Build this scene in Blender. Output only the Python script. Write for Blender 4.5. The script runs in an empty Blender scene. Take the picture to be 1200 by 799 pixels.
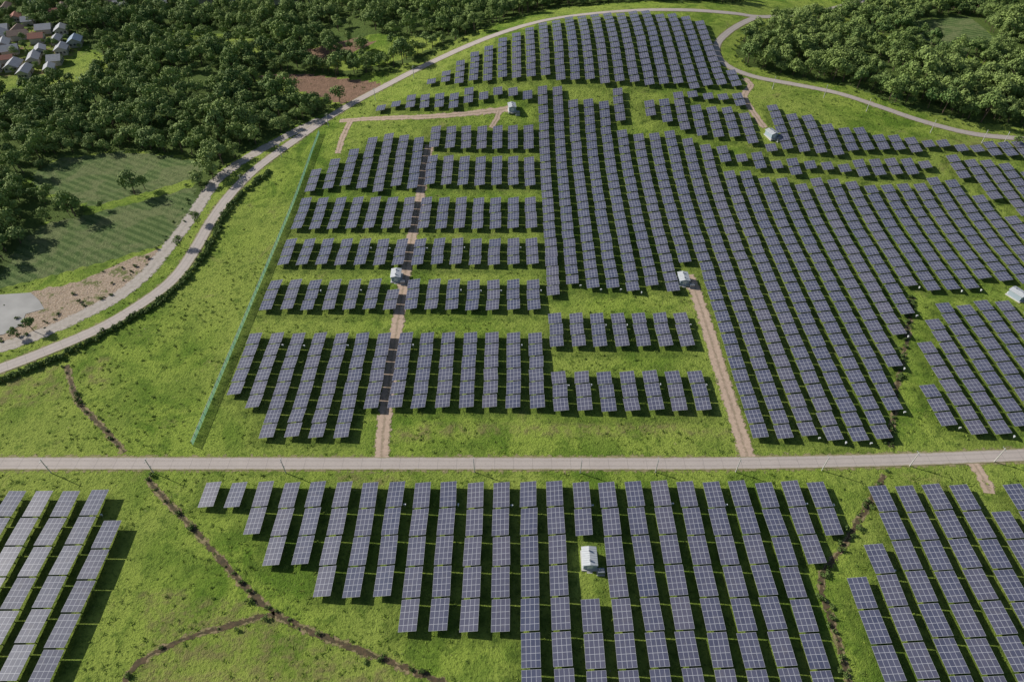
import bpy, math, random
import numpy as np
random.seed(7); rng=np.random.default_rng(11)
S=bpy.context.scene
CAMH=180.0; C45=math.cos(math.radians(45))
SUN=np.array([-0.78,0.33,0.47]); SUN/=np.linalg.norm(SUN)

# ---------------------------------------------------------------- terrain
def sstep(a,b,x):
    t=np.clip((x-a)/(b-a),0,1); return t*t*(3-2*t)
def H(x,y):
    x=np.asarray(x,float); y=np.asarray(y,float)
    f=sstep(235,360,y)
    h=24*np.exp(-((x-70)/150)**2-((y-430)/105)**2)
    h=h+9*np.exp(-((x-215)/85)**2-((y-300)/60)**2)
    h=h+2.6*np.sin(x/34+1.0)*np.sin(y/29+.5)
    return f*h*(1-sstep(900,1500,y))
def G(u,v):
    dx=(u-600)/800; dy=-(v-399.5)/800
    d=(dx,C45+dy*C45,-C45+dy*C45); z=0.0
    for _ in range(40):
        t=(z-CAMH)/d[2]; x=d[0]*t; y=d[1]*t
        z=.5*z+.5*float(H(x,y))
    return x,y
def P(uv): return np.array([G(*p) for p in uv])
def Yv(v): return G(600,v)[1]
def inside(poly,x,y):
    x=np.asarray(x,float);y=np.asarray(y,float); r=np.zeros(x.shape,bool); n=len(poly)
    for i in range(n):
        x1,y1=poly[i];x2,y2=poly[(i+1)%n]
        if y1==y2: continue
        c=((y1>y)!=(y2>y))&(x<(x2-x1)*(y-y1)/(y2-y1)+x1); r^=c
    return r
def pdist(line,x,y):
    x=np.asarray(x,float);y=np.asarray(y,float); d=np.full(x.shape,1e9)
    for i in range(len(line)-1):
        a=line[i];b=line[i+1];ab=b-a;L=ab@ab+1e-9
        t=np.clip(((x-a[0])*ab[0]+(y-a[1])*ab[1])/L,0,1)
        d=np.minimum(d,np.hypot(x-a[0]-t*ab[0],y-a[1]-t*ab[1]))
    return d
def smooth(pts,step=3.0):
    pts=np.array(pts); out=[]
    n=len(pts)
    for i in range(n-1):
        p0=pts[max(i-1,0)];p1=pts[i];p2=pts[i+1];p3=pts[min(i+2,n-1)]
        k=max(2,int(np.linalg.norm(p2-p1)/step))
        for j in range(k):
            t=j/k
            out.append(.5*((2*p1)+(-p0+p2)*t+(2*p0-5*p1+4*p2-p3)*t*t+(-p0+3*p1-3*p2+p3)*t**3))
    out.append(pts[-1]); return np.array(out)

# ---------------------------------------------------------------- materials
class M:
    def __init__(s,name):
        s.m=bpy.data.materials.new(name); s.m.use_nodes=True; s.t=s.m.node_tree
        s.b=s.t.nodes['Principled BSDF']; s.out=s.t.nodes['Material Output']
        s.b.inputs['Roughness'].default_value=.8
    def n(s,ty,**k):
        nd=s.t.nodes.new(ty)
        for a,b in k.items(): setattr(nd,a,b)
        return nd
    def l(s,a,b): s.t.links.new(a,b)
    def pos(s):
        if not hasattr(s,'_p'): s._p=s.n('ShaderNodeNewGeometry').outputs['Position']
        return s._p
    def noise(s,sc,det=3,rough=.55,vec=None,dist=0):
        nd=s.n('ShaderNodeTexNoise'); nd.inputs['Scale'].default_value=sc; nd.inputs['Detail'].default_value=det
        nd.inputs['Roughness'].default_value=rough; nd.inputs['Distortion'].default_value=dist
        s.l(vec if vec is not None else s.pos(),nd.inputs['Vector']); return nd.outputs[0]
    def math(s,op,a,b=None,c=None,clamp=False):
        nd=s.n('ShaderNodeMath',operation=op,use_clamp=clamp)
        for i,q in enumerate((a,b,c)):
            if q is None: continue
            if isinstance(q,(int,float)): nd.inputs[i].default_value=q
            else: s.l(q,nd.inputs[i])
        return nd.outputs[0]
    def rng(s,v,a,b,c=0,d=1):
        nd=s.n('ShaderNodeMapRange'); nd.interpolation_type='SMOOTHSTEP'
        s.l(v,nd.inputs[0])
        for i,q in enumerate((a,b,c,d)): nd.inputs[i+1].default_value=q
        return nd.outputs[0]
    def mix(s,f,a,b,mode='MIX'):
        nd=s.n('ShaderNodeMix',data_type='RGBA',blend_type=mode)
        if isinstance(f,(int,float)): nd.inputs[0].default_value=f
        else: s.l(f,nd.inputs[0])
        for i,q in ((6,a),(7,b)):
            if isinstance(q,tuple): nd.inputs[i].default_value=(*q,1)
            else: s.l(q,nd.inputs[i])
        return nd.outputs[2]
    def col(s,c):
        if isinstance(c,tuple): s.b.inputs['Base Color'].default_value=(*c,1)
        else: s.l(c,s.b.inputs['Base Color'])
    def bump(s,h,st=.5,d=.1):
        nd=s.n('ShaderNodeBump'); nd.inputs['Strength'].default_value=st; nd.inputs['Distance'].default_value=d
        s.l(h,nd.inputs['Height']); s.l(nd.outputs[0],s.b.inputs['Normal'])
    def alpha(s,f):
        tr=s.n('ShaderNodeBsdfTransparent'); mx=s.n('ShaderNodeMixShader')
        s.l(f,mx.inputs[0]); s.l(tr.outputs[0],mx.inputs[1]); s.l(s.b.outputs[0],mx.inputs[2]); s.l(mx.outputs[0],s.out.inputs[0])
def simple(name,c,rough=.7,metal=0,var=.25,sc=2.0):
    m=M(name); n=m.noise(sc,3)
    m.col(m.mix(n,tuple(q*(1-var) for q in c),tuple(min(1,q*(1+var)) for q in c)))
    m.b.inputs['Roughness'].default_value=rough; m.b.inputs['Metallic'].default_value=metal
    return m.m

g=M('ground_cover')
n0=g.noise(.016,3); n1=g.noise(.06,5,.66,dist=.8); n2=g.noise(.26,4,.7); n3=g.noise(1.1,4,.72); n4=g.noise(4,2,.6)
gc=g.mix(g.rng(n1,.38,.60),(.130,.225,.026),(.290,.385,.062))
gc=g.mix(g.rng(n0,.40,.58,0,.75),gc,(.315,.385,.078))
gc=g.mix(g.rng(n2,.50,.66,0,.7),gc,(.090,.158,.022))
gc=g.mix(g.rng(n3,.51,.68,0,.75),gc,(.042,.082,.014))
gc=g.mix(g.rng(n4,.55,.8,0,.5),gc,(.38,.42,.12))
nd=g.noise(.055,6,.74,dist=.5); gc=g.mix(g.rng(nd,.58,.70,0,.5),gc,(.29,.26,.10))
ns=g.noise(.8,4,.75); gc=g.mix(g.math('MULTIPLY',g.rng(ns,.62,.70),g.rng(nd,.50,.60)),gc,(.40,.32,.21))
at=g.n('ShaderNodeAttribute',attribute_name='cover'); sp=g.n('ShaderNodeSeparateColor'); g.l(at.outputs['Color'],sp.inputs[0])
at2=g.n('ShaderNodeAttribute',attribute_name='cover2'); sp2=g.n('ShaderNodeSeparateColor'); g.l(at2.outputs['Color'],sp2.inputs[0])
dry=g.math('MULTIPLY',sp2.outputs[2],g.rng(n2,.40,.66,.05,.62))
gc=g.mix(dry,gc,(.29,.235,.11))
rag=g.math('MULTIPLY',g.math('SUBTRACT',g.noise(.22,5,.7),.5),1.1)
def cov(o,amt=1.0,a=.4,b=.6):
    return g.rng(g.math('ADD',o,rag),a,b,0,amt)
mp=g.n('ShaderNodeMapping'); mp.inputs['Rotation'].default_value=(0,0,math.radians(-62)); g.l(g.pos(),mp.inputs[0])
wv=g.n('ShaderNodeTexWave'); wv.inputs['Scale'].default_value=.085; wv.inputs['Distortion'].default_value=1.0; wv.inputs['Detail'].default_value=2; wv.inputs['Detail Scale'].default_value=.6
g.l(mp.outputs[0],wv.inputs[0])
crop=g.mix(g.rng(wv.outputs['Fac'],.2,.8),(.095,.150,.048),(.165,.225,.080))
crop=g.mix(g.rng(n1,.42,.58,0,.65),crop,(.23,.25,.115))
crop=g.mix(g.rng(n2,.50,.68,0,.55),crop,(.07,.12,.034))
crop=g.mix(g.rng(n3,.5,.7,0,.6),crop,(.05,.085,.024))
c=g.mix(cov(sp.outputs[1]),gc,crop)
c=g.mix(cov(sp.outputs[2],.9),c,(.085,.13,.034))
sand=g.mix(g.rng(n3,.35,.7),(.54,.43,.33),(.36,.26,.18))
sand=g.mix(g.rng(g.noise(.13,5,.75),.52,.6,0,.85),sand,(.14,.18,.045))
c=g.mix(cov(sp.outputs[0]),c,sand)
brown=g.mix(g.rng(n2,.3,.7),(.32,.20,.14),(.23,.15,.10))
c=g.mix(cov(sp2.outputs[0]),c,brown)
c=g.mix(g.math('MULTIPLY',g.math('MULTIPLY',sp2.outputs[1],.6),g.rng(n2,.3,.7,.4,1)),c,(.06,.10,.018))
g.col(c); g.b.inputs['Roughness'].default_value=.95; g.b.inputs['Specular IOR Level'].default_value=.1
hh=g.math('ADD',g.math('MULTIPLY',n3,.9),g.math('ADD',n2,g.math('MULTIPLY',n4,.4))); g.bump(hh,1.0,.8)

conc=M('road_concrete'); uv=conc.n('ShaderNodeUVMap',uv_map='UVMap').outputs[0]; sx=conc.n('ShaderNodeSeparateXYZ'); conc.l(uv,sx.inputs[0])
cc=conc.mix(conc.noise(.12,5,.7),(.40,.345,.315),(.55,.485,.44))
cc=conc.mix(conc.rng(conc.noise(1.5,4,.7),.5,.75,0,.5),cc,(.29,.245,.21))
fr=conc.math('FRACT',conc.math('DIVIDE',sx.outputs[1],6.0)); jt=conc.math('LESS_THAN',fr,.02)
cc=conc.mix(conc.math('MULTIPLY',jt,.5),cc,(.14,.13,.12))
ax=conc.math('ABSOLUTE',conc.math('SUBTRACT',conc.math('ABSOLUTE',sx.outputs[0]),.42))
cc=conc.mix(conc.rng(ax,0,.2,.3,0),cc,(.25,.22,.20))
ed=conc.math('ADD',conc.math('ABSOLUTE',sx.outputs[0]),conc.math('MULTIPLY',conc.noise(.5,5,.75),.45))
cc=conc.mix(conc.rng(ed,.98,1.2,0,.9),cc,(.26,.23,.11))
conc.col(cc); conc.b.inputs['Roughness'].default_value=.85; road_m=conc.m

def rag_mat(name,c1,c2,width=.8,strip=0.0,amp=1.7,ns=.45):
    m=M(name); uv=m.n('ShaderNodeUVMap',uv_map='UVMap').outputs[0]; sx=m.n('ShaderNodeSeparateXYZ'); m.l(uv,sx.inputs[0])
    a=m.math('ABSOLUTE',sx.outputs[0])
    c=m.mix(m.rng(m.noise(.7,4,.7),.3,.7),c1,c2)
    c=m.mix(m.rng(m.noise(3,2,.7),.55,.75,0,.5),c,tuple(q*.55 for q in c2))
    m.col(c); m.b.inputs['Roughness'].default_value=.95
    e=m.math('ADD',a,m.math('MULTIPLY',m.math('SUBTRACT',m.noise(ns,5,.75),.5),amp))
    f=m.rng(e,width-.12,width+.12,1,0)
    if strip>0:
        e2=m.math('ADD',a,m.math('MULTIPLY',m.math('SUBTRACT',m.noise(.8,5,.75),.5),1.0))
        f=m.math('MULTIPLY',f,m.rng(e2,.02,.22,1-strip,1))
    m.alpha(f); return m.m
dirt_m=rag_mat('track_dirt',(.56,.42,.32),(.43,.32,.24),.74,.35)
dirt2_m=rag_mat('track_gravel',(.50,.45,.40),(.39,.34,.29),.85,.1)
should_m=rag_mat('shoulder_soil',(.36,.29,.17),(.24,.23,.09),.6)
ditch_m=rag_mat('ditch_soil',(.13,.085,.045),(.05,.045,.02),.45,0,3.6,.3)
ditchb_m=rag_mat('ditch_bank',(.33,.24,.14),(.20,.19,.07),.40,0,2.6,.25)

# panels
pm=M('panel_glass'); uv=pm.n('ShaderNodeUVMap',uv_map='UVMap').outputs[0]
sx=pm.n('ShaderNodeSeparateXYZ'); pm.l(uv,sx.inputs[0])
def edge(o,w):
    f=pm.math('FRACT',o); d=pm.math('ABSOLUTE',pm.math('SUBTRACT',f,.5)); return pm.math('GREATER_THAN',d,.5-w)
ln=pm.math('MAXIMUM',edge(sx.outputs[0],.042),edge(sx.outputs[1],.032))
fl=pm.n('ShaderNodeVectorMath',operation='FLOOR'); pm.l(uv,fl.inputs[0])
wn=pm.n('ShaderNodeTexWhiteNoise',noise_dimensions='3D'); pm.l(fl.outputs[0],wn.inputs[0])
cell=pm.math('MAXIMUM',edge(pm.math('MULTIPLY',sx.outputs[0],6),.04),edge(pm.math('MULTIPLY',sx.outputs[1],10),.04))
base=pm.mix(wn.outputs[0],(.050,.060,.110),(.080,.088,.142))
tn=pm.n('ShaderNodeAttribute',attribute_name='tone').outputs['Fac']
base=pm.mix(pm.math('MULTIPLY',cell,.15),base,(.3,.3,.34))
base=pm.mix(pm.math('MULTIPLY',tn,.55),base,(.130,.118,.152))
base=pm.mix(pm.rng(pm.noise(.5,3,.7),.5,.75,0,.25),base,(.17,.155,.15))
base=pm.mix(pm.math('MULTIPLY',ln,.85),base,(.44,.45,.49))
pm.col(base); pm.b.inputs['Roughness'].default_value=.29; pm.b.inputs['Specular IOR Level'].default_value=.6
glass_m=pm.m
alu_m=simple('galvanised_steel',(.36,.37,.38),.5,.6)
white_m=simple('white_painted_steel',(.70,.71,.72),.5,0,.08,1.5)
roofw_m=simple('roof_sheet',(.60,.62,.64),.5,.1,.15,1)
grey_m=simple('grey_steel',(.25,.27,.30),.5,.2)
dark_m=simple('dark_louvre',(.05,.055,.06),.6)
concp_m=simple('pole_concrete',(.55,.53,.50),.85)
bluew_m=simple('cabin_wall',(.36,.43,.50),.55,0,.1)
bark_m=simple('bark',(.12,.085,.06),.9,0,.4,3)
wall_m=simple('house_wall',(.48,.45,.40),.85,0,.25,.5)
roofs=[simple('roof_tile_red',(.32,.13,.09),.85,0,.35,1),simple('roof_zinc',(.32,.33,.36),.75,0,.3,.8),simple('roof_brown',(.20,.14,.11),.85,0,.35,1),simple('roof_blue_grey',(.19,.26,.35),.75,0,.25,1)]
fm=M('fence_mesh_green'); c_=fm.mix(fm.noise(.6,4),(.13,.36,.30),(.24,.46,.38)); fm.col(c_)
ftl=fm.n('ShaderNodeBsdfTranslucent'); fm.l(c_,ftl.inputs[0]); fmx=fm.n('ShaderNodeMixShader'); fmx.inputs[0].default_value=.5; fm.l(fm.b.outputs[0],fmx.inputs[1]); fm.l(ftl.outputs[0],fmx.inputs[2])
ftr=fm.n('ShaderNodeBsdfTransparent'); fm2=fm.n('ShaderNodeMixShader'); fm2.inputs[0].default_value=.42; fm.l(fmx.outputs[0],fm2.inputs[1]); fm.l(ftr.outputs[0],fm2.inputs[2]); fm.l(fm2.outputs[0],fm.out.inputs[0])
fence_m=fm.m
def leafmat(name,a,b,c):
    m=M(name); oi=m.n('ShaderNodeObjectInfo'); at=m.n('ShaderNodeAttribute',attribute_name='tone')
    x=m.mix(oi.outputs['Random'],a,b)
    x=m.mix(m.rng(m.noise(.012,3,.6),.4,.62,0,.5),x,c)
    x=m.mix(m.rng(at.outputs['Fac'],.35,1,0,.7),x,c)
    m.col(x); m.b.inputs['Roughness'].default_value=.75; m.b.inputs['Specular IOR Level'].default_value=.15
    return m.m
leaf_m=leafmat('tree_foliage',(.060,.125,.035),(.215,.300,.080),(.29,.37,.115))
bush_m=leafmat('bush_foliage',(.05,.095,.024),(.10,.16,.04),(.18,.25,.07))
weed_m=leafmat('weed_foliage',(.08,.15,.025),(.17,.25,.04),(.27,.36,.075))
tuft_m=leafmat('tuft_blades',(.09,.15,.018),(.19,.28,.035),(.30,.38,.07))

# ---------------------------------------------------------------- mesh helpers
class MB:
    def __init__(s): s.v=[];s.f=[];s.mi=[];s.uv=[];s.tone=[]
    def quad(s,pts,mi=0,uv=None,tone=0):
        k=len(s.v); s.v+= [tuple(p) for p in pts]; s.f.append(tuple(range(k,k+len(pts)))); s.mi.append(mi)
        s.uv.append(uv or [(0,0)]*len(pts)); s.tone+= [tone]*len(pts)
    def hexa(s,p,mi=0,top=None,topuv=None,tone=0):
        k=len(s.v); s.v+=[tuple(q) for q in p]; s.tone+=[tone]*8
        F=[(0,3,2,1),(4,5,6,7),(0,1,5,4),(1,2,6,5),(2,3,7,6),(3,0,4,7)]
        for i,f in enumerate(F):
            s.f.append(tuple(k+j for j in f)); s.mi.append(top if (i==1 and top is not None) else mi)
            s.uv.append(topuv if (i==1 and topuv) else [(0,0)]*4)
    def box(s,x0,x1,y0,y1,z0,z1,mi=0):
        s.hexa([(x0,y0,z0),(x1,y0,z0),(x1,y1,z0),(x0,y1,z0),(x0,y0,z1),(x1,y0,z1),(x1,y1,z1),(x0,y1,z1)],mi)
    def tube(s,a,b,ra,rb,n=7,mi=0):
        a=np.array(a,float);b=np.array(b,float);d=b-a;d/=np.linalg.norm(d)+1e-9
        q=np.cross(d,(0,1,.01) if abs(d[1])<.9 else (1,0,0));q/=np.linalg.norm(q);w=np.cross(d,q);k=len(s.v)
        for c,r in((a,ra),(b,rb)):
            for i in range(n):
                t=2*math.pi*i/n; s.v.append(tuple(c+r*(math.cos(t)*q+math.sin(t)*w))); s.tone.append(0)
        for i in range(n):
            j=(i+1)%n; s.f.append((k+i,k+j,k+n+j,k+n+i)); s.mi.append(mi); s.uv.append([(0,0)]*4)
        s.f.append(tuple(k+n+i for i in range(n))); s.mi.append(mi); s.uv.append([(0,0)]*n)
    def mesh(s,name,mats,uv=False,tone=False):
        me=bpy.data.meshes.new(name); me.from_pydata(s.v,[],s.f)
        for m in mats: me.materials.append(m)
        me.polygons.foreach_set('material_index',s.mi)
        if uv:
            l=me.uv_layers.new(name='UVMap'); l.data.foreach_set('uv',[c for f in s.uv for p in f for c in p])
        if tone:
            a=me.attributes.new('tone','FLOAT','POINT'); a.data.foreach_set('value',s.tone)
        me.update(); return me
def obj(name,me,loc=(0,0,0),rz=0,parent=None):
    o=bpy.data.objects.new(name,me); o.location=loc; o.rotation_euler=(0,0,rz); S.collection.objects.link(o)
    if parent: o.parent=parent
    return o

# ---------------------------------------------------------------- layout (surveyed)
road_main=P([(-400,544),(-150,544),(0,543),(200,543),(400,543),(600,543),(800,543),(900,542),(1000,540),(1100,537),(1200,533),(1400,526),(1600,518)])
road_left=P([(-260,520),(-120,475),(0,432),(60,409),(120,383),(170,353),(205,325),(228,293),(247,260),(270,228),(300,198),(345,165),(390,135),(430,112),(480,86),(530,62),(590,38),(650,22),(720,14),(800,12),(860,16),(900,20),(960,14),(1050,-8)])
road_dirt_l=P([(-250,470),(-100,435),(0,407),(60,386),(130,352),(168,324),(192,296),(224,255),(252,214),(285,188),(335,160),(375,140)])
road_right=P([(885,21),(856,36),(840,54),(848,74),(880,89),(930,99),(980,109),(1030,125),(1080,142),(1140,157),(1200,163),(1300,170),(1400,174)])
trackA=P([(447,536),(450,495),(459,425),(470,352),(480,290),(490,245),(496,205),(503,170)])
trackB=P([(876,536),(862,490),(846,440),(828,382),(816,345),(806,322)])
trackC=P([(398,142),(440,139),(500,137),(560,132),(602,127)])
trackC2=P([(575,150),(582,140),(585,130)])
trackD=P([(872,92),(880,100),(872,112),(880,128),(896,150)])
trackE=P([(1138,540),(1150,556),(1160,578)])
trackF=P([(412,140),(402,160),(396,180)])
ditches=[P([(78,428),(84,450),(95,475),(120,500),(146,530)]),P([(172,560),(205,597),(245,640),(290,690),(322,718),(370,742),(430,765),(520,800),(600,830)]),
 P([(322,718),(270,733),(220,747),(175,768),(150,790),(138,830)]),P([(1036,556),(1018,590),(988,640),(962,680),(972,720),(988,770),(1000,830)]),
 P([(1070,348),(1062,400),(1052,450),(1043,524)])]
hedge_l=P([(-100,482),(0,447),(70,419),(140,382),(190,352),(226,318),(248,285),(262,255),(284,228),(315,202)])
SAND=P([(0,352),(45,340),(100,328),(150,305),(190,290),(196,296),(175,318),(140,345),(95,368),(50,388),(0,402),(-80,420),(-80,370)])
YARD=P([(-60,352),(-10,346),(36,343),(46,352),(52,362),(30,368),(26,380),(4,392),(-50,400)])
BROWN=P([(300,88),(360,87),(410,93),(448,97),(438,110),(400,122),(372,112),(330,102)])
BROWN2=P([(340,62),(420,44),(440,50),(380,74)])
CROP1=P([(38,200),(70,186),(140,178),(200,182),(240,192),(236,206),(190,220),(110,242),(70,232),(40,218)])
CROP2=P([(30,268),(110,250),(180,232),(238,215),(243,238),(222,268),(185,288),(120,308),(40,328),(0,338),(-60,350),(-60,290)])
FIELD_R=P([(1072,24),(1135,20),(1170,50),(1118,62),(1068,42)])
FIELD_L=P([(0,92),(40,86),(62,64),(112,62),(130,74),(112,92),(60,102),(0,116),(-40,118),(-40,92)])
VILL=P([(-120,34),(70,32),(98,58),(60,86),(0,92),(-120,100)])
DRY=[P([(165,690),(290,705),(330,730),(420,775),(520,815),(150,815),(170,760)]),P([(95,425),(125,420),(130,455),(100,450)]),P([(0,440),(70,425),(80,450),(60,470),(0,480)]),P([(370,560),(480,556),(480,568),(370,570)]),P([(460,500),(620,497),(850,500),(850,512),(460,514)]),P([(1075,160),(1200,168),(1200,180),(1080,176)])]
FOREST=[P([(-300,112),(0,112),(62,99),(112,93),(132,74),(112,60),(92,50),(60,34),(-80,30),(-500,10),(-500,-60),(720,-70),(900,-60),(860,4),(800,2),(720,4),(640,11),(585,27),(540,45),(495,68),(455,82),(405,90),(300,86),(296,96),(330,108),(392,124),(378,134),(330,156),(290,178),(258,198),(236,188),(200,180),(140,176),(70,184),(35,208),(0,222),(-300,250)]),
 P([(-200,222),(20,218),(60,232),(100,242),(96,254),(50,262),(20,290),(0,325),(-200,350)]),
 P([(905,28),(985,5),(1060,-40),(1100,-70),(1900,-70),(1900,190),(1400,160),(1200,150),(1130,142),(1060,126),(1000,102),(930,90),(878,78),(862,62),(872,44)]),
 P([(226,206),(250,196),(262,202),(240,232),(228,236)])]
GRASSGAP=[P([(345,60),(440,40),(520,44),(505,58),(450,76),(400,84),(360,76)]),P([(180,30),(260,40),(330,50),(300,62),(200,52)]),P([(990,20),(1060,50),(1160,72),(1160,84),(1040,66),(980,40)])]

# ---------------------------------------------------------------- ground sheet
def axis(lo,hi,st,far):
    a=list(np.arange(lo,hi+.01,st)); s=st; x=lo; L=[]
    while x>-far: s*=1.35; x-=s; L.append(x)
    s=st; x=a[-1]; R=[]
    while x<far: s*=1.35; x+=s; R.append(x)
    return np.array(L[::-1]+a+R)
xs=axis(-380,380,2.5,9000); ys=axis(30,560,2.5,9000)
X,Y=np.meshgrid(xs,ys); Z=H(X,Y); nx,ny=len(xs),len(ys)
V=np.stack([X.ravel(),Y.ravel(),Z.ravel()],1)
I=np.arange(nx*ny).reshape(ny,nx); F=np.stack([I[:-1,:-1].ravel(),I[:-1,1:].ravel(),I[1:,1:].ravel(),I[1:,:-1].ravel()],1)
me=bpy.data.meshes.new('ground'); me.from_pydata(V.tolist(),[],F.tolist()); me.materials.append(g.m)
fx,fy=V[:,0],V[:,1]
ca=np.zeros((len(V),4),np.float32); ca[:,3]=1
ca[:,0]=inside(SAND,fx,fy); ca[:,1]=inside(CROP1,fx,fy)|inside(CROP2,fx,fy)|inside(FIELD_R,fx,fy)
fo=np.zeros(len(V),bool)
for p in FOREST: fo|=inside(p,fx,fy)
fo|=(fy>620); fo&=~(inside(BROWN,fx,fy)|inside(FIELD_R,fx,fy))
for q in GRASSGAP: fo&=~inside(q,fx,fy)
ca[:,2]=fo
cb=np.zeros((len(V),4),np.float32); cb[:,3]=1; cb[:,0]=np.maximum((inside(BROWN,fx,fy)|inside(BROWN2,fx,fy)).astype(float),inside(VILL,fx,fy)*.45)
dr=np.zeros(len(V),bool)
for q in DRY: dr|=inside(q,fx,fy)
cb[:,2]=dr

# ---------------------------------------------------------------- solar rows
gaps=[(P(q),w) for q,w in [
 ([(480,111),(560,104),(640,101),(720,103),(790,107),(870,113)],1.0),
 ([(640,121),(700,116),(760,116),(820,121),(880,132)],.2),
 ([(720,146),(770,150),(830,166),(900,182),(980,190),(1060,187),(1120,184),(1200,196)],1.2),
 ([(850,199),(900,206),(960,212),(1040,212),(1110,206)],1.0),
 ([(1085,182),(1110,205),(1150,232),(1200,262)],1.2),
 ([(738,118),(742,140),(756,160)],.8)]]
cab_uv=[(465,326),(800,330),(690,657),(1190,348),(903,160),(600,129)]
cab=[G(*c) for c in cab_uv]
ST=9.15; WT=4.95
tables=[]; occ=[]
def blocked(x,y):
    for c in cab:
        if abs(x-c[0])<4.6 and abs(y-c[1])<6: return True
    for t in (trackB,trackC,trackD,trackE):
        if pdist(t,x,y)<3.5: return True
    if pdist(road_main,x,y)<6 or pdist(road_right,x,y)<5.0 or pdist(road_left,x,y)<5.5: return True
    return False
def add_run(x,ys_,hc=1.75,w=WT,tilt=9,lt=8,rise=.08):
    run=[]
    for y in ys_:
        if blocked(x,y) or blocked(x,y-lt*.4) or blocked(x,y+lt*.4):
            if run: tables.append((x,run,hc,w,tilt,lt,rise)); run=[]
        else: run.append(y)
    if run: tables.append((x,run,hc,w,tilt,lt,rise))
def col_v(x,vt,vb,**k):
    yt=Yv(vt)+random.uniform(-.35,.35); yb=Yv(vb); st=k.pop('st',ST); n=max(1,int(round((yt-yb)/st)))
    add_run(x,[yt-st*(i+.5) for i in range(n)],lt=st-.45,**k)
def col_poly(x,poly,gp=True,st=6.1,**k):
    y0,y1=poly[:,1].min(),poly[:,1].max(); n=int((y1-y0)/st)+2
    yc=y0+st*(np.arange(n)-.5)+random.uniform(0,st); xx=np.full(n,x); hl=st*.36
    ok=inside(poly,xx,yc-hl)&inside(poly,xx,yc+hl)
    for gl,w in (gaps if gp else []): ok&=(pdist(gl,xx,yc)>w+hl*.9)
    cur=[]
    for y,q in zip(yc,ok):
        if q: cur.append(y)
        elif cur: add_run(x,cur,lt=st-.55,rise=.12,**k); cur=[]
    if cur: add_run(x,cur,lt=st-.55,rise=.12,**k)
for k in range(-11,13):
    x=-3.13+8*k; i=k+11
    vb={0:597,1:597,2:629,3:668,4:668,5:709,6:709,7:709,8:752,9:752,10:752,11:752}.get(i,860)
    if i==22: vb=662
    if i==23: vb=630
    col_v(x,567,vb,w=4.9)
KX=lambda k:-95.5+8*k
U=6.1
for k in range(0,7):
    col_v(KX(k),393,{0:465,1:490,6:489}.get(k,521),st=U)
    col_v(KX(k),331,372,st=U); col_v(KX(k),283,318,st=U)
    col_v(KX(k),[204,192,180,165,160,162,165][k],225,st=U); col_v(KX(k),235,273,st=U)
for k in range(7,14):
    col_v(KX(k),393,488,st=U); col_v(KX(k),331,372,st=U); col_v(KX(k),283,318,st=U); col_v(KX(k),235,270,st=U); col_v(KX(k),187,221,st=U)
    col_v(KX(k),150,174,st=U)
for k in range(14,22):
    col_v(KX(k),370,411,st=U); col_v(KX(k),438,490,st=U)
col_v(KX(14),295,350,st=U)
R1=P([(632,120),(700,106),(800,107),(880,114),(930,134),(1000,153),(1080,167),(1130,169),(1210,166),(1320,170),(1420,330),(1210,336),(1130,342),(1068,346),(1040,521),(884,521),(856,440),(836,380),(818,344),(652,344),(640,290)])
for k in range(14,52): col_poly(KX(k),R1)
T1=P([(488,105),(555,62),(598,43),(640,26),(700,18),(790,17),(830,27),(838,52),(852,76),(876,97),(868,110),(700,103),(600,102)])
T2=P([(426,136),(478,110),(560,104),(640,102),(720,104),(720,126),(640,128),(600,131),(520,136)])
for k in range(-2,30):
    col_poly(KX(k)+2,T1,gp=True)
    if k<16: col_poly(KX(k),T2,gp=False,st=7.0)
FR=P([(1092,354),(1210,346),(1420,346),(1600,500),(1116,520),(1074,476),(1080,400)])
for k in range(0,18): col_poly(136+8*k-24,FR)
for k in range(0,9):
    x=94.5+8.3*k; col_v(x,{0:678,1:640}.get(k,571),860,w=5.1)
for k in range(0,8):
    x=-116-8.3*k; col_v(x,615 if k==0 else 579,860,hc=2.6,w=5.2,tilt=1.6)
nt=0
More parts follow.
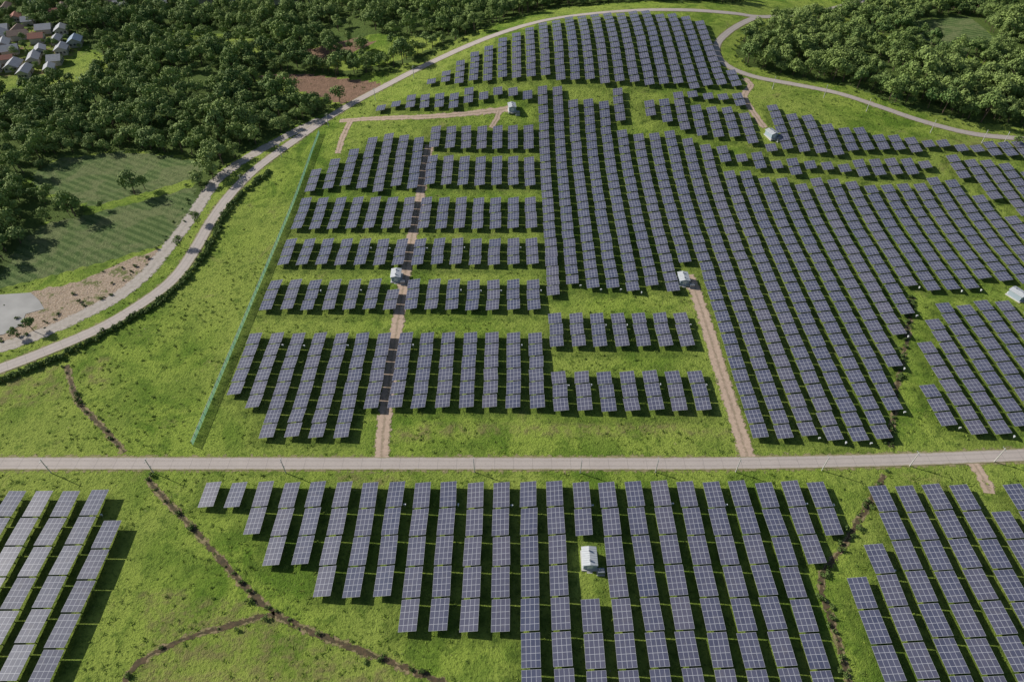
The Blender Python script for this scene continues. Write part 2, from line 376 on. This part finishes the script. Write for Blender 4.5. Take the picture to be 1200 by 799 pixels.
for (x,run,hc,w,tilt,lt,rise) in tables:
    b=MB(); x0=x; yc0=sum(run)/len(run); z0=float(H(x,yc0)); a0=math.radians(tilt+random.gauss(0,.5)); nr_=max(2,round(lt/1.72)); rt=random.random()
    for y in run:
        nt+=1; a=a0+math.radians(random.gauss(0,.45)); xx=random.gauss(0,.09)
        hw=w/2; hl=lt/2; dz=math.sin(a)*hw; cx=math.cos(a)*hw; yw=random.gauss(0,.06)
        zs=float(H(x,y-hl))-z0+hc+rise; zn=float(H(x,y+hl))-z0+hc-rise; zs+=random.gauss(0,.04); zn+=random.gauss(0,.04)
        ya=y-hl-yc0; yb=y+hl-yc0; th=.06
        top=[(xx-cx+yw,ya,zs-dz),(xx+cx+yw,ya,zs+dz),(xx+cx-yw,yb,zn+dz),(xx-cx-yw,yb,zn-dz)]
        bot=[(p[0],p[1],p[2]-th) for p in top]; o=random.randint(1,90)*4
        b.hexa(bot+top,1,top=0,topuv=[(o,o),(o+4,o),(o+4,o+nr_),(o,o+nr_)],tone=min(1,max(0,rt*.6+random.random()*.4)))
        for fr_ in (-.34,.34):
            yy=y+fr_*lt-yc0; zg=float(H(x,yy+yc0))-z0; zt=zs+(zn-zs)*(fr_+.5)-.22
            b.box(xx-.09,xx+.09,yy-.09,yy+.09,zg-.3,zt)
            b.hexa([(xx-cx*.9,yy-.05,zt-dz*.9),(xx+cx*.9,yy-.05,zt+dz*.9),(xx+cx*.9,yy+.05,zt+dz*.9),(xx-cx*.9,yy+.05,zt-dz*.9),
                    (xx-cx*.9,yy-.05,zt-dz*.9+.1),(xx+cx*.9,yy-.05,zt+dz*.9+.1),(xx+cx*.9,yy+.05,zt+dz*.9+.1),(xx-cx*.9,yy+.05,zt-dz*.9+.1)],1)
        occ.append((x,y))
    b.mi=[1 if q==0 and len(set(map(tuple,b.uv[i])))==1 else q for i,q in enumerate(b.mi)]
    obj('solar_panel_row',b.mesh('solar_panel_row',[glass_m,alu_m],uv=True,tone=True),(x0,yc0,z0))
print('TABLES',nt,'ROWS',len(tables))
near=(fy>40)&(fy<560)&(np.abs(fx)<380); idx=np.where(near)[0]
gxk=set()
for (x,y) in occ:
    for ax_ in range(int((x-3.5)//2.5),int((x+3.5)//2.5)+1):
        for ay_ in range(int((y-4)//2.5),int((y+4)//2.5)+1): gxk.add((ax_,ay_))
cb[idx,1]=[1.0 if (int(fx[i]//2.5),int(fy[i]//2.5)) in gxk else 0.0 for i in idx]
a=me.color_attributes.new('cover','FLOAT_COLOR','POINT'); a.data.foreach_set('color',ca.ravel())
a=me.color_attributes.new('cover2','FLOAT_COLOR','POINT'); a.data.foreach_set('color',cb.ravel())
me.polygons.foreach_set('use_smooth',[True]*len(me.polygons)); obj('ground',me)

# ---------------------------------------------------------------- ribbons
def ribbon(name,pts,width,mat,off,n=6):
    c=smooth(pts,2.5); t=np.gradient(c,axis=0); t/=np.linalg.norm(t,axis=1)[:,None]+1e-9
    nr=np.stack([t[:,1],-t[:,0]],1); s=np.concatenate([[0],np.cumsum(np.linalg.norm(np.diff(c,axis=0),axis=1))])
    vs=[];uvs=[]
    for i in range(len(c)):
        for j in range(n+1):
            q=-1+2*j/n; p=c[i]+nr[i]*q*width/2; vs.append((p[0],p[1],float(H(*p))+off)); uvs.append((q,s[i]))
    fs=[]
    for i in range(len(c)-1):
        for j in range(n):
            k=i*(n+1)+j; fs.append((k,k+n+1,k+n+2,k+1))
    m=bpy.data.meshes.new(name); m.from_pydata(vs,[],fs); m.materials.append(mat); l=m.uv_layers.new(name='UVMap')
    l.data.foreach_set('uv',[cc for f in fs for k in f for cc in uvs[k]]); m.update()
    if m.polygons[0].normal.z<0: m.flip_normals()
    return obj(name,m)
ribbon('road_shoulder',road_main,9.0,should_m,.03)
ribbon('road_shoulder',road_left,9.5,should_m,.032)
ribbon('road_shoulder',road_right,7.5,should_m,.03)
ribbon('dirt_road',road_dirt_l,7.0,dirt2_m,.055)
ribbon('concrete_road',road_main,4.8,road_m,.10)
ribbon('concrete_road',road_left,5.6,road_m,.11)
ribbon('concrete_road',road_right,4.4,road_m,.105)
for t_,w_ in ((trackA,6.0),(trackB,6.4),(trackC,5.5),(trackC2,4),(trackD,4.5),(trackE,5),(trackF,4)): ribbon('dirt_track',t_,w_,dirt_m,.065)
for i,d in enumerate(ditches):
    ribbon('ditch_bank',d,4.2,ditchb_m,.04); ribbon('drainage_ditch',d,2.4,ditch_m,.05,4)
yb_=MB(); cy_=YARD.mean(0)
for i in range(len(YARD)):
    p,q=YARD[i],YARD[(i+1)%len(YARD)]; yb_.quad([(p[0],p[1],.09),(q[0],q[1],.09),(cy_[0],cy_[1],.09)],0)
ym=yb_.mesh('concrete_yard',[simple('yard_concrete',(.36,.35,.335),.9,0,.4,.12)])
if ym.polygons[0].normal.z<0: ym.flip_normals()
obj('concrete_yard',ym)

# ---------------------------------------------------------------- fence
b=MB(); fys=np.arange(Yv(522),Yv(150),3.0)
fxf=lambda y:-103.2+2.2*(y-131)/200
for i,y in enumerate(fys):
    x=fxf(y); z=float(H(x,y)); b.box(x-.06,x+.06,y-.06,y+.06,z-.2,z+2.5,1)
    if i<len(fys)-1:
        y2=fys[i+1]; x2=fxf(y2); z2=float(H(x2,y2))
        b.quad([(x,y+.07,z+.05),(x2,y2-.07,z2+.05),(x2,y2-.07,z2+2.0),(x,y+.07,z+2.0)],0)
        b.hexa([(x-.05,y+.07,z+2.03),(x+.05,y+.07,z+2.03),(x2+.05,y2-.07,z2+2.03),(x2-.05,y2-.07,z2+2.03),(x-.05,y+.07,z+2.1),(x+.05,y+.07,z+2.1),(x2+.05,y2-.07,z2+2.1),(x2-.05,y2-.07,z2+2.1)],1)
obj('green_mesh_fence',b.mesh('green_mesh_fence',[fence_m,alu_m]))

# ---------------------------------------------------------------- cabins
def cabin(x,y,rz=0):
    z=float(H(x,y)); e=obj('inverter_cabin',None,(x,y,z),rz); e.scale=(.86,.86,.9)
    def part(n,fn,mats):
        q=MB(); fn(q); o=obj(n,q.mesh(n,mats),parent=e)
        bv=o.modifiers.new('bevel','BEVEL'); bv.width=.03; bv.segments=2; return o
    part('plinth',lambda q:q.box(-2.6,2.6,-3.6,3.6,-.6,.35),[concp_m])
    part('walls',lambda q:q.box(-2.1,2.1,-3.0,3.0,.35,3.0),[bluew_m])
    def roof(q):
        q.hexa([(-2.5,-3.4,3.0),(0,-3.4,3.55),(0,3.4,3.55),(-2.5,3.4,3.0),(-2.5,-3.4,3.1),(0,-3.4,3.65),(0,3.4,3.65),(-2.5,3.4,3.1)])
        q.hexa([(.003,-3.4,3.55),(2.5,-3.4,3.0),(2.5,3.4,3.0),(.003,3.4,3.55),(.003,-3.4,3.65),(2.5,-3.4,3.1),(2.5,3.4,3.1),(.003,3.4,3.65)])
        for i in range(9):
            yy=-3.2+i*.8
            q.hexa([(-2.5,yy,3.105),(-.05,yy,3.645),(-.05,yy+.08,3.645),(-2.5,yy+.08,3.105),(-2.5,yy,3.16),(-.05,yy,3.70),(-.05,yy+.08,3.70),(-2.5,yy+.08,3.16)])
            q.hexa([(.05,yy,3.645),(2.5,yy,3.105),(2.5,yy+.08,3.105),(.05,yy+.08,3.645),(.05,yy,3.70),(2.5,yy,3.16),(2.5,yy+.08,3.16),(.05,yy+.08,3.70)])
    part('roof',roof,[roofw_m])
    part('roof_vents',lambda q:(q.tube((0,-1.8,3.6),(0,-1.8,4.1),.3,.3,10),q.tube((0,1.6,3.6),(0,1.6,4.1),.3,.3,10)),[grey_m])
    part('door',lambda q:(q.box(-.9,-.02,-3.06,-3.003,.4,2.5),q.box(.02,.9,-3.06,-3.003,.4,2.5)),[white_m])
    part('vents',lambda q:[q.box(2.103,2.16,-2.4+i*1.6,-1.4+i*1.6,1.6+j*.2,1.72+j*.2) for i in range(3) for j in range(5)],[dark_m])
    part('air_conditioner',lambda q:(q.box(-.5,.5,3.05,3.5,.5,1.3),q.box(-1.7,-.8,3.05,3.5,.5,1.3)),[white_m])
    part('steps',lambda q:(q.box(-.9,.9,-4.0,-3.603,-.3,.18),q.box(-.9,.9,-4.3,-4.003,-.3,.02)),[concp_m])
    t=MB(); t.box(-.9,.9,-.7,.7,.2,1.7); t.box(-1.1,1.1,-.9,.9,-.3,.197,1)
    for i in range(6): t.box(.903,1.15,-.62+i*.22,-.54+i*.22,.35,1.5)
    for i in range(3): t.tube((-.5+i*.5,0,1.7),(-.5+i*.5,0,2.15),.08,.05,6,1)
    obj('transformer',t.mesh('transformer',[grey_m,concp_m]),(x+3.0,y-3.6,float(H(x+3.0,y-3.6))),rz)
for i,c_ in enumerate(cab): cabin(c_[0],c_[1],[.03,.02,0,.5,.4,.1][i])

# ---------------------------------------------------------------- poles
pb=MB(); pb.tube((0,0,-.5),(0,0,7.2),.17,.11,8); pb.box(-.95,.95,-.06,.06,6.6,6.72,1)
for xx in(-.85,0.3,.85): pb.tube((xx,0,6.72),(xx,0,6.98),.06,.04,6,2)
pb.box(.11,.35,-.12,.12,3.0,3.5,1)
pmesh=pb.mesh('utility_pole',[concp_m,alu_m,white_m])
for uv_ in [(556,553),(680,554),(768,553),(862,553),(963,551),(1066,546),(1165,541),(335,554),(180,554),(60,554)]:
    p=G(*uv_); obj('utility_pole',pmesh,(p[0],p[1],float(H(*p))),math.radians(90))
for uv_ in [(905,105),(965,115),(1015,131),(1090,156),(1150,168),(1175,170),(485,92),(440,118),(385,148),(330,184),(285,220)]:
    p=G(*uv_); obj('utility_pole',pmesh,(p[0],p[1],float(H(*p))),math.radians(60))
cbm=MB(); cbm.tube((0,0,-.2),(0,0,1.2),.05,.05,6); cbm.box(-.3,.3,-.14,.14,1.0,1.6,1); cbm.box(-.36,.36,-.2,.2,1.603,1.65,1); cbm.box(-.22,.22,-.16,-.143,1.1,1.5,0)
cbmesh=cbm.mesh('combiner_box',[alu_m,white_m])
for t in random.sample([t for t in tables if t[1][0]<260],60):
    x=t[0]+3.1; y=t[1][0]-3.5; obj('combiner_box',cbmesh,(x,y,float(H(x,y))),random.choice([0,math.pi/2]))

# ---------------------------------------------------------------- houses
def house(x,y,w,d,h,rz,rm,name='house'):
    z=float(H(x,y)); e=obj(name,None,(x,y,z),rz)
    q=MB(); q.box(-w/2,w/2,-d/2,d/2,-.3,h)
    for s_ in(-1,1): q.quad([(-w/2+.01,s_*(d/2-.01),h),(w/2-.01,s_*(d/2-.01),h),(0,s_*(d/2-.01),h+w*.26)])
    obj('walls',q.mesh('walls',[wall_m]),parent=e)
    q=MB(); o=.7; rh=w*.27; t=.15; k=o*rh/(w/2)
    q.hexa([(-w/2-o,-d/2-o,h-k+.05),(0,-d/2-o,h+rh+.05),(0,d/2+o,h+rh+.05),(-w/2-o,d/2+o,h-k+.05)]+[(-w/2-o,-d/2-o,h-k+t+.05),(0,-d/2-o,h+rh+t+.05),(0,d/2+o,h+rh+t+.05),(-w/2-o,d/2+o,h-k+t+.05)])
    q.hexa([(.004,-d/2-o,h+rh+.05),(w/2+o,-d/2-o,h-k+.05),(w/2+o,d/2+o,h-k+.05),(.004,d/2+o,h+rh+.05)]+[(.004,-d/2-o,h+rh+t+.05),(w/2+o,-d/2-o,h-k+t+.05),(w/2+o,d/2+o,h-k+t+.05),(.004,d/2+o,h+rh+t+.05)])
    obj('roof',q.mesh('roof',[rm]),parent=e)
    q=MB()
    for s_ in(-1,1):
        for i in range(3): q.box(-w/2+.8+i*(w-2.8)/2,-w/2+2.0+i*(w-2.8)/2,s_*(d/2+.003) if s_>0 else -d/2-.06,d/2+.06 if s_>0 else -d/2-.003,1.0,2.2)
    obj('windows',q.mesh('windows',[dark_m]),parent=e)
    q=MB(); q.box(w/2+.003,w/2+.06,-.5,.5,0,2.1); obj('door',q.mesh('door',[bark_m]),parent=e)
hs=[]
cand=[G(random.uniform(-40,92),random.uniform(36,88)) for _ in range(900)]
for c_ in cand:
    if len(hs)<62 and bool(inside(VILL,c_[0],c_[1])) and all(math.hypot(c_[0]-h_[0],c_[1]-h_[1])>10.5 for h_ in hs): hs.append(c_)
for uv_ in [(105,14),(128,8),(145,10),(160,3),(190,7),(60,20),(20,24),(35,28),(75,14),(8,12),(235,3),(250,1),(270,4),(330,3),(345,1),(-10,20),(370,2),(410,-3),(95,4),(40,10)]: hs.append(G(*uv_))
for p in hs:
    house(p[0],p[1],random.uniform(5,8),random.uniform(7,12),random.uniform(2.6,3.6),random.choice([.3,.35,1.87,1.9,.25])+random.gauss(0,.08),random.choices(roofs,[2,5,4,2])[0])
hs=np.array(hs)

# ---------------------------------------------------------------- vegetation
def tree_mesh(seed,h=8.5,r=3.9,n=620,leaf=.76):
    R=random.Random(seed); b=MB(); th=h*.42
    top=(R.gauss(0,.25),R.gauss(0,.25),th); b.tube((0,0,-.4),top,.24,.16,6,1); b.tube(top,(top[0]*1.5,top[1]*1.5,h*.75),.16,.06,5,1)
    lobes=[]
    for i in range(R.randint(6,9)):
        a=i*2.4+R.random(); rr=r*R.uniform(.35,.68); zz=h*R.uniform(.50,.82)
        c=(math.cos(a)*rr,math.sin(a)*rr,zz); lobes.append((c,r*R.uniform(.34,.55)))
        b.tube(top,(c[0]*.9,c[1]*.9,c[2]-.2),.10,.035,4,1)
    lobes.append(((0,0,h*.84),r*.5)); tot=sum(q[1]**2 for q in lobes)
    for c,lr in lobes:
        for j in range(int(n*lr*lr/tot)):
            u=R.uniform(-.6,1); t=R.uniform(0,6.283); s=math.sqrt(1-u*u); d=np.array((s*math.cos(t),s*math.sin(t),u))
            k=lr*(R.uniform(.72,1.12) if R.random()<.88 else R.uniform(.3,.7)); p=np.array(c)+d*k*np.array((1,1,.82))
            nrm=d+np.array([R.gauss(0,.32) for _ in range(3)])+np.array((0,0,.25)); nrm/=np.linalg.norm(nrm)
            q=np.cross(nrm,[R.gauss(0,1) for _ in range(3)]); q/=np.linalg.norm(q)+1e-9; w=np.cross(nrm,q); L=leaf*R.uniform(.55,1.2)
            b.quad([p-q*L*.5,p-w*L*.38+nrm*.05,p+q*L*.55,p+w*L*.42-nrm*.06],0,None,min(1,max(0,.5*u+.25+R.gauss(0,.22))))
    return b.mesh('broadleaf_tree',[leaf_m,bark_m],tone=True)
def bush_mesh(seed,r=1.0,n=120,leaf=.38,m=None):
    R=random.Random(seed); b=MB()
    for i in range(4): b.tube((0,0,-.1),(R.gauss(0,.3)*r,R.gauss(0,.3)*r,r*.8),.04,.015,4,1)
    L3=[((R.gauss(0,.35)*r,R.gauss(0,.35)*r,r*R.uniform(.4,.8)),r*R.uniform(.4,.65)) for _ in range(5)]
    for j in range(n):
        c,lr=R.choice(L3); u=R.uniform(-.5,1); t=R.uniform(0,6.283); s=math.sqrt(1-u*u); d=np.array((s*math.cos(t),s*math.sin(t),u)); p=np.array(c)+d*lr*R.uniform(.6,1.1)
        nrm=d+np.array([R.gauss(0,.5) for _ in range(3)]); nrm/=np.linalg.norm(nrm); q=np.cross(nrm,[R.gauss(0,1) for _ in range(3)]); q/=np.linalg.norm(q)+1e-9; w=np.cross(nrm,q); L=leaf*R.uniform(.6,1.2)
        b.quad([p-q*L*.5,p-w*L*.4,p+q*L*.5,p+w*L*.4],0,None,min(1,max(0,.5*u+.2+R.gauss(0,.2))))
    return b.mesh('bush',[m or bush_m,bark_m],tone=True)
def tuft_mesh(seed):
    R=random.Random(seed); b=MB()
    for j in range(20):
        a=R.uniform(0,6.283); r0=R.uniform(0,.4); x,y=math.cos(a)*r0,math.sin(a)*r0; a2=R.uniform(0,6.283); ln_=R.uniform(.25,.6); w=.09
        ox,oy=math.cos(a2)*ln_*.6,math.sin(a2)*ln_*.6; px,py=-math.sin(a2)*w,math.cos(a2)*w; hz=ln_*R.uniform(.5,.9)
        b.quad([(x-px,y-py,-.02),(x+px,y+py,-.02),(x+ox+px*.6,y+oy+py*.6,hz),(x+ox-px*.6,y+oy-py*.6,hz*.95)],0,None,R.random())
    return b.mesh('tuft',[tuft_m],tone=True)
def coll(name,meshes):
    c=bpy.data.collections.new(name)
    for m in meshes: c.objects.link(bpy.data.objects.new(m.name,m))
    return c
def scatter(name,xy,scl,c,nvar,flat=1.0):
    n=len(xy); m=bpy.data.meshes.new(name); z=H(xy[:,0],xy[:,1])-.05
    m.from_pydata(np.stack([xy[:,0],xy[:,1],z],1).tolist(),[],[])
    a=m.attributes.new('rot','FLOAT_VECTOR','POINT'); a.data.foreach_set('vector',np.stack([rng.normal(0,.05,n),rng.normal(0,.05,n),rng.uniform(0,6.28,n)],1).ravel())
    a=m.attributes.new('scl','FLOAT_VECTOR','POINT'); a.data.foreach_set('vector',np.stack([scl*rng.uniform(.85,1.15,n),scl*rng.uniform(.85,1.15,n),scl*flat*rng.uniform(.8,1.25,n)],1).ravel())
    a=m.attributes.new('idx','INT','POINT'); a.data.foreach_set('value',rng.integers(0,nvar,n).astype(np.int32))
    o=obj(name,m); ng=bpy.data.node_groups.new(name,'GeometryNodeTree')
    ng.interface.new_socket('Geometry',in_out='INPUT',socket_type='NodeSocketGeometry'); ng.interface.new_socket('Geometry',in_out='OUTPUT',socket_type='NodeSocketGeometry')
    N=ng.nodes; gi=N.new('NodeGroupInput'); go=N.new('NodeGroupOutput'); ip=N.new('GeometryNodeInstanceOnPoints'); ci=N.new('GeometryNodeCollectionInfo')
    ci.inputs['Collection'].default_value=c; ci.inputs['Separate Children'].default_value=True; ci.inputs['Reset Children'].default_value=True
    def na(nm,ty):
        q=N.new('GeometryNodeInputNamedAttribute'); q.data_type=ty; q.inputs['Name'].default_value=nm; return q.outputs[0]
    ng.links.new(gi.outputs[0],ip.inputs['Points']); ng.links.new(ci.outputs[0],ip.inputs['Instance']); ip.inputs['Pick Instance'].default_value=True
    ng.links.new(na('idx','INT'),ip.inputs['Instance Index']); ng.links.new(na('rot','FLOAT_VECTOR'),ip.inputs['Rotation']); ng.links.new(na('scl','FLOAT_VECTOR'),ip.inputs['Scale'])
    ng.links.new(ip.outputs[0],go.inputs[0]); md=o.modifiers.new('scatter','NODES'); md.node_group=ng; print(name,n); return o
def jit(x0,x1,y0,y1,st):
    gx,gy=np.meshgrid(np.arange(x0,x1,st),np.arange(y0,y1,st)); p=np.stack([gx.ravel(),gy.ravel()],1); return p+rng.uniform(-.48*st,.48*st,p.shape)
trees=[tree_mesh(s,random.uniform(7.5,10),random.uniform(3.3,4.4)) for s in range(8)]
tc=coll('tree_variants',trees)
p=jit(-520,520,180,690,5.5); p=p[np.abs(p[:,0])<.56*(p[:,1]+180)+35]
ok=np.zeros(len(p),bool)
for q in FOREST: ok|=inside(q,p[:,0],p[:,1])
ok&=~inside(VILL,p[:,0],p[:,1])&~inside(FIELD_R,p[:,0],p[:,1])&~inside(FIELD_L,p[:,0],p[:,1])&~inside(BROWN,p[:,0],p[:,1])
for r_,w_ in((road_left,7.5),(road_right,9),(road_dirt_l,5)): ok&=pdist(r_,p[:,0],p[:,1])>w_
for h_ in hs: ok&=np.hypot(p[:,0]-h_[0],p[:,1]-h_[1])>7
for gq in GRASSGAP: ok&=~(inside(gq,p[:,0],p[:,1])&(rng.random(len(p))<.6))
cl=np.sin(p[:,0]/31+1.3)*np.sin(p[:,1]/23+.4)+.5*np.sin(p[:,0]/11)*np.sin(p[:,1]/13); ok&=~((cl<-.6)&(rng.random(len(p))<.7)); ok&=rng.random(len(p))<.92
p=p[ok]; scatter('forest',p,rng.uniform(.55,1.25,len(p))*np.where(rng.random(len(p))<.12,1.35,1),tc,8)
pv=jit(*[VILL[:,0].min(),VILL[:,0].max(),VILL[:,1].min(),VILL[:,1].max()],7); ok=inside(VILL,pv[:,0],pv[:,1])
for h_ in hs: ok&=np.hypot(pv[:,0]-h_[0],pv[:,1]-h_[1])>6.5
pv=pv[ok&(rng.random(len(pv))<.8)]; scatter('village_trees',pv,rng.uniform(.35,.8,len(pv)),tc,8)
for uv_,s_ in [((158,228),1.25),((170,222),.8),((40,388),.75),((118,88),1.0),((398,120),1.1),((384,122),.6),((250,212),1.0),((146,222),.6),((232,262),.7),((20,395),.5),((212,290),.6),((1188,172),.7),((85,250),.8),((120,246),.5)]:
    q=G(*uv_); o=obj('broadleaf_tree',random.choice(trees),(q[0],q[1],float(H(*q))),random.uniform(0,6)); o.scale=(s_,s_,s_*1.05)
bushes=coll('bush_variants',[bush_mesh(100+i) for i in range(5)])
weeds=coll('weed_variants',[bush_mesh(150+i,1.0,60,.42,weed_m) for i in range(4)])
def along(line,st,wid,prob=1):
    c=smooth(line,st); c=c[rng.random(len(c))<prob]; return c+rng.normal(0,wid,c.shape)
hp=np.concatenate([along(hedge_l,.9,.45),along(hedge_l,1.1,.7)]); scatter('hedge',hp,rng.uniform(.8,1.5,len(hp)),bushes,5)
sp_=[along(d,1.8,1.0,.35) for d in ditches]+[along(ditches[3],1.4,.7,.45),along(ditches[4],1.2,.5,.7)]+[along(road_dirt_l+np.array([-5,3]),1.8,1.5,.6)]
pe=jit(-420,420,190,560,4.0); ok=np.zeros(len(pe),bool)
for q in FOREST:
    d=pdist(np.vstack([q,q[:1]]),pe[:,0],pe[:,1]); ok|=(d<5)
ok&=(pdist(road_left,pe[:,0],pe[:,1])>6)&(pdist(road_right,pe[:,0],pe[:,1])>7)&(pdist(road_dirt_l,pe[:,0],pe[:,1])>4)
for q in (CROP1,CROP2,BROWN,FIELD_R): ok&=~inside(q,pe[:,0],pe[:,1])
sp_.append(pe[ok])
ps=jit(-330,-60,140,330,6); pgr=inside(SAND,ps[:,0],ps[:,1]); sp_.append(ps[pgr&(rng.random(len(ps))<.35)])
sb=np.concatenate(sp_); scatter('shrubs',sb,rng.uniform(.35,1.2,len(sb)),bushes,5,.9)
def offroads(pt):
    ok=np.abs(pt[:,0])<.53*(pt[:,1]+180)+25
    for r_,w_ in((road_main,3.4),(road_left,3.6),(road_dirt_l,2.8),(road_right,3),(trackA,2.0),(trackB,2.2),(trackC,2.5)): ok&=pdist(r_,pt[:,0],pt[:,1])>w_
    for q in (CROP1,CROP2,SAND,YARD): ok&=~inside(q,pt[:,0],pt[:,1])
    for c_ in cab: ok&=np.hypot(pt[:,0]-c_[0],pt[:,1]-c_[1])>4
    return ok
pw=jit(-300,300,48,420,3.6); cl=np.sin(pw[:,0]/14+1.1*np.sin(pw[:,1]/10))*np.sin(pw[:,1]/12+.9*np.sin(pw[:,0]/8))
ok=offroads(pw)&(rng.random(len(pw))<np.clip(.16+.32*cl,.02,.6))
for q in FOREST: ok&=~inside(q,pw[:,0],pw[:,1])
pw=pw[ok]; scatter('weeds',pw,rng.uniform(.25,.75,len(pw)),weeds,4,.7)
tufts=coll('tuft_variants',[tuft_mesh(200+i) for i in range(4)])
pt=jit(-260,260,48,240,2.1)
cl=np.sin(pt[:,0]/9+.7*np.sin(pt[:,1]/7))*np.sin(pt[:,1]/8+.9*np.sin(pt[:,0]/5)); ok=(rng.random(len(pt))<np.clip(.38+.36*cl,.05,.9))&offroads(pt)
pt=pt[ok]; scatter('grass',pt,rng.uniform(.5,1.3,len(pt))**1.2,tufts,4,.7)

# ---------------------------------------------------------------- light, sky, camera
w=bpy.data.worlds.new('World'); S.world=w; w.use_nodes=True; nt_=w.node_tree; bg=nt_.nodes['Background']; sk=nt_.nodes.new('ShaderNodeTexSky'); sk.sky_type='NISHITA'; sk.sun_disc=False
el=math.asin(SUN[2]); sk.sun_elevation=el; sk.sun_rotation=math.atan2(SUN[0],SUN[1])%(2*math.pi); nt_.links.new(sk.outputs[0],bg.inputs[0]); bg.inputs[1].default_value=.07
L=bpy.data.lights.new('sun','SUN'); L.energy=5.0; L.angle=math.radians(.5); L.color=(1,.96,.88); lo=bpy.data.objects.new('sun',L); S.collection.objects.link(lo)
from mathutils import Vector
lo.rotation_euler=Vector(tuple(SUN)).to_track_quat('Z','Y').to_euler(); lo.location=(-200,100,200)
cd=bpy.data.cameras.new('camera'); cd.lens=24; cd.sensor_width=36; cd.clip_end=30000; co=bpy.data.objects.new('camera',cd); co.location=(0,0,CAMH); co.rotation_euler=(math.radians(45),0,0); S.collection.objects.link(co); S.camera=co
S.view_settings.view_transform='Standard'; S.view_settings.look='None'; S.view_settings.exposure=0
